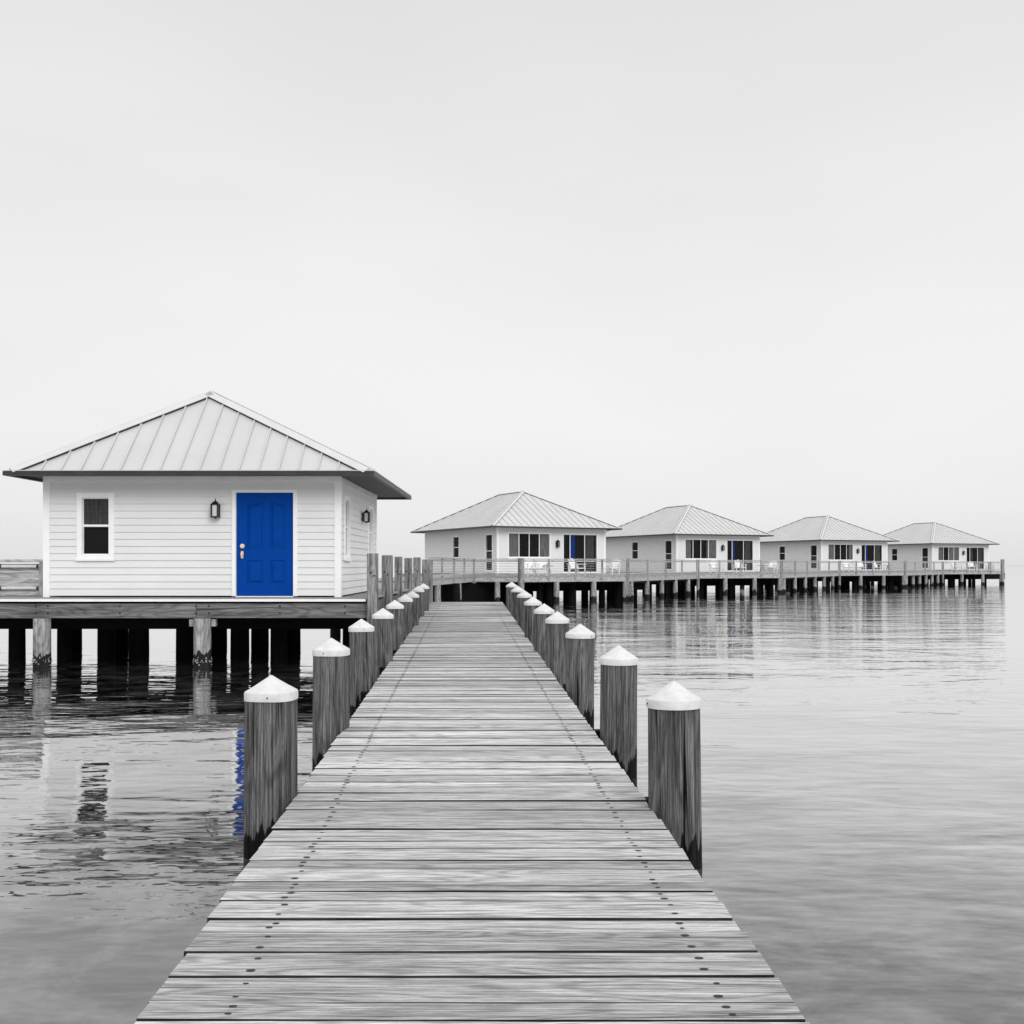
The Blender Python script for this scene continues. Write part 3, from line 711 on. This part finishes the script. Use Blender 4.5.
for i, (C, yaw, K, fw_) in enumerate(specs):
    W0, u, v = house_at(C, yaw); h = protos[i]
    h.location = (W0.x, W0.y, FZ); h.rotation_euler = (0, 0, yaw)
    tag(h, labels[i], 'house', 'white stilt houses of the far row')
    C3 = V((C[0], C[1], 0)); k = C3 + u * K[0] + v * K[1]; r_ = k + u * fw_
    Ks.append((k, r_, u, v))
    D = empty('house_deck', (k.x, k.y, 0), label=dl[i], cat='deck', group='stilt decks of the far row')
    o = (k.x, k.y); T = lambda a, b_: (k + u * a + v * b_)
    back = 11 - K[1] + .3
    last = i == 3
    poly = [T(0, 0), T(fw_, 0), T(fw_ + (0 if last else 3.0), 0 if last else 2.4), T(fw_ + 3.0 if not last else fw_ + 1.6, 2.6), T(fw_ + 3.0, back), T(0, back)]
    if last: poly = [T(0, 0), T(fw_, 0), T(fw_, 3.5), T(fw_ + 2, 3.7), T(fw_ + 2, back), T(0, back)]
    else: poly = [T(0, 0), T(fw_, 0), T(fw_ + 3.0, 2.4), T(fw_ + 3.0, back), T(0, back)]
    poly_deck(D, poly, FZ - .002 * i, o, beam=.26)
    rail_run(D, [T(0, 0), T(fw_ * .999, 0)] + ([T(fw_, 3.4)] if last else []), FZ, o)
    # corner post
    cw = .12 if i == 0 else .07; q = MB(); q.box(-cw, cw, -cw, cw, -.5, FZ + .9); o_ = q.build('corner_post', M['stilt'], D); o_.rotation_euler = (0, 0, yaw)
    if last:
        e3 = u * fw_; q = MB(); q.box(e3.x - .13, e3.x + .13, e3.y - .13, e3.y + .13, -.5, FZ + 1.1); q.build('corner_post', M['stilt'], D)
    # stilts: pale front row, ones behind coloured dark as shade
    for f in (.33, .68, .99): 
        p = u * fw_ * f + v * .12; stilt(D, p.x, p.y, FZ - .32, .15, 'stilt')
    rnd = random.Random(50 + i)
    for r in range(6):
        for c in range(8):
            if rnd.random() < .14: continue
            uu = .2 + (fw_ + (1.4 if last else 2.4)) * c / 7 + rnd.uniform(-.4, .4); vv = 1.6 + r * 2.4 + rnd.uniform(-.3, .3)
            if uu > fw_ - .3 and vv < (4 if last else .5 + (uu - fw_) * .8 + .5): continue
            if uu < .2: uu = .25
            p = u * uu + v * vv
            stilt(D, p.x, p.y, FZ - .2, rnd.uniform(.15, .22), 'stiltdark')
    cbm = MB()
    for r in range(5):
        for zz in (.95,): cbm.bar(u * .2 + v * (2.3 + r * 2.7) + V((0, 0, zz)), u * (fw_ + 2.6) + v * (2.3 + r * 2.7) + V((0, 0, zz)), .12, .62)
    cbm.build('shade_cross_beams', M['dark'], D)  # deep black beams added to fill in the shade below the deck
    br = MB()
    for c in range(3):
        a = u * (.3 + c * (fw_ + 1) / 3) + v * 2.2; b_ = u * (.3 + (c + .8) * (fw_ + 1) / 3) + v * 2.2
        br.bar(a + V((0, 0, 1.0)), b_ + V((0, 0, .1)), .08, .16); 

# approach from the end of the boardwalk to the first far house
K2 = Ks[0][0]
AP = empty('raised_walkway', (-3.5, 44, 0), label='raised railed walkway crossing behind the end of the plank walkway', cat='walkway')
o = (-3.5, 44)
Mpt = V((-1.95, 52.6, 0)); L0 = V((-3.42, 42.5, 0)); 
poly_deck(AP, [(-3.07, 37.03), (-3.42, 42.5), (-1.95, 52.6), (K2.x - .02, K2.y), (K2.x - 1.2, K2.y + 2.2), (-4.2, 54.5), (-5.9, 43), (-5.3, 37.03)], FZ - .012, o, under=False)
rail_run(AP, [L0, Mpt, K2 - V((.15, 0, 0))], FZ, o, spacing=2.6)
for p in (L0.lerp(Mpt, .15), L0.lerp(Mpt, .6), Mpt, Mpt.lerp(K2, .5)): stilt(AP, p.x - o[0] , p.y - o[1] + .12, FZ - .3, .14, 'stilt')
for i in range(14):
    p = V((-4.4 + (i % 3) * .9, 46 + i * .75, 0)); stilt(AP, p.x - o[0], p.y - o[1], FZ - .3, .2, 'stiltdark')
sk = MB(); sk.bar((-5.6 - o[0], 48 - o[1], .62), (.8 - o[0], 56.0 - o[1], .62), .1, 1.0); sk.build('shade_board', M['dark'], AP)  # dark board added to stand in for the shade under the walkway

ll = ['railed walkway link between the first and second far houses', 'railed walkway link between the second and third far houses', 'railed walkway link between the third and last far houses']
for i in range(3):
    a = Ks[i][1]; b_ = Ks[i + 1][0]; d_ = (b_ - a).normalized(); side = V((-d_.y, d_.x, 0)) * 2.0
    LK = empty('walkway_link', (a.x, a.y, 0), label=ll[i], cat='walkway', group='walkway links between the far houses'); o = (a.x, a.y)
    poly_deck(LK, [a + d_ * .02, b_ - d_ * .1, b_ + side - d_ * .1, a + side + d_ * .02], FZ - .016, o, beam=.26)
    rail_run(LK, [a + d_ * .05, b_ - d_ * .2], FZ, o, spacing=3.2)
    q = MB(); q.box(-.08, .08, -.08, .08, -.5, FZ + .90); q.build('corner_post', M['stilt'], LK)
    L_ = (b_ - a).length; k = int(L_ / 2.8)
    for j in range(k + 1):
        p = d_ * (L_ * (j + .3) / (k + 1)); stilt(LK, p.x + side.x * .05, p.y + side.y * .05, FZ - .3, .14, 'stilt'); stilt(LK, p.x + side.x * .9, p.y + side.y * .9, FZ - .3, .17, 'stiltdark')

# ------------------------------------------------------------------ chairs and tables on the far decks
def make_chair():
    r = empty('patio_chair', (0, 0, 0))
    s = MB(); s.hexa([(-.29, -.30, .36), (.29, -.30, .36), (.26, .26, .30), (-.26, .26, .30), (-.29, -.30, .40), (.29, -.30, .40), (.26, .26, .34), (-.26, .26, .34)]); s.build('seat', M['chair'], r)
    b_ = MB()
    for k in range(5):
        x = -.25 + k * .105; t_ = .92 - abs(k - 2) * .03
        b_.hexa([(x, .22, .32), (x + .09, .22, .32), (x + .09, .25, .32), (x, .25, .32), (x - .01, .46, t_), (x + .10, .46, t_), (x + .10, .49, t_), (x - .01, .49, t_)])
    b_.build('backrest', M['chair'], r)
    for sx in (-1, 1):
        for y0, y1, t_ in ((-.28, -.27, .58), (.30, .34, .58)):
            l = MB(); l.bar((sx * .32, y0, 0), (sx * .32, y1, t_), .07, .05, (1, 0, 0)); l.build('leg', M['chair'], r)
        a = MB(); a.box(sx * .32 - .06, sx * .32 + .06, -.36, .42, .58, .61); a.build('armrest', M['chair'], r)
    return r
def make_table():
    r = empty('side_table', (0, 0, 0)); t_ = MB(); t_.tube((0, 0, .48), (0, 0, .52), .30, .30, 18); t_.build('table_top', M['table'], r)
    for a in range(3):
        l = MB(); l.bar((.05 * math.cos(a * 2.09), .05 * math.sin(a * 2.09), .48), (.25 * math.cos(a * 2.09), .25 * math.sin(a * 2.09), 0), .03, .03); l.build('leg', M['table'], r)
    return r
chs = [(531, 54.6, 10, 'white slatted chair under the wide window of the first far house'), (540.5, 54.9, -25, 'white slatted chair below the right pane of the wide window, first far house'),
       (577, 56.3, 20, 'white chair before the glass door of the first far house'), (611, 57.5, -60, 'white chair near the right end of the first far deck'),
       (717, 69, 15, 'white chair under the wide window of the second far house'), (740, 70.2, -10, 'white chair before the glass door of the second far house'), (771, 71.6, -50, 'white chair at the right end of the second far deck'),
       (849, 85.4, 12, 'white chair at the left of the third far deck'), (861, 86, -15, 'white chair under the window of the third far house'), (879, 87, 30, 'white chair before the door of the third far house'),
       (957, 99.5, 10, 'white chair under the window of the last far house'), (972, 100.2, -20, 'white chair before the door of the last far house'), (990, 101, 40, 'white chair at the right end of the last far deck')]
c0 = make_chair()
for i, (px, dd, a, lb) in enumerate(chs):
    c = c0 if i == 0 else copy_tree(c0); p = at(px, dd, FZ); c.location = p; c.rotation_euler = (0, 0, R(a + 15)); tag(c, lb, 'chair', 'white patio chairs on the far decks')
t0 = make_table()
for i, (px, dd, lb) in enumerate(((547.5, 55.3, 'small dark round table on the first far deck'), (587, 56.8, 'small dark table near the glass door of the first far house'), (762, 71.2, 'small dark table on the second far deck'), (888, 87, 'small dark table on the third far deck'))):
    c = t0 if i == 0 else copy_tree(t0); c.location = at(px, dd, FZ); tag(c, lb, 'table', 'small tables on the far decks')
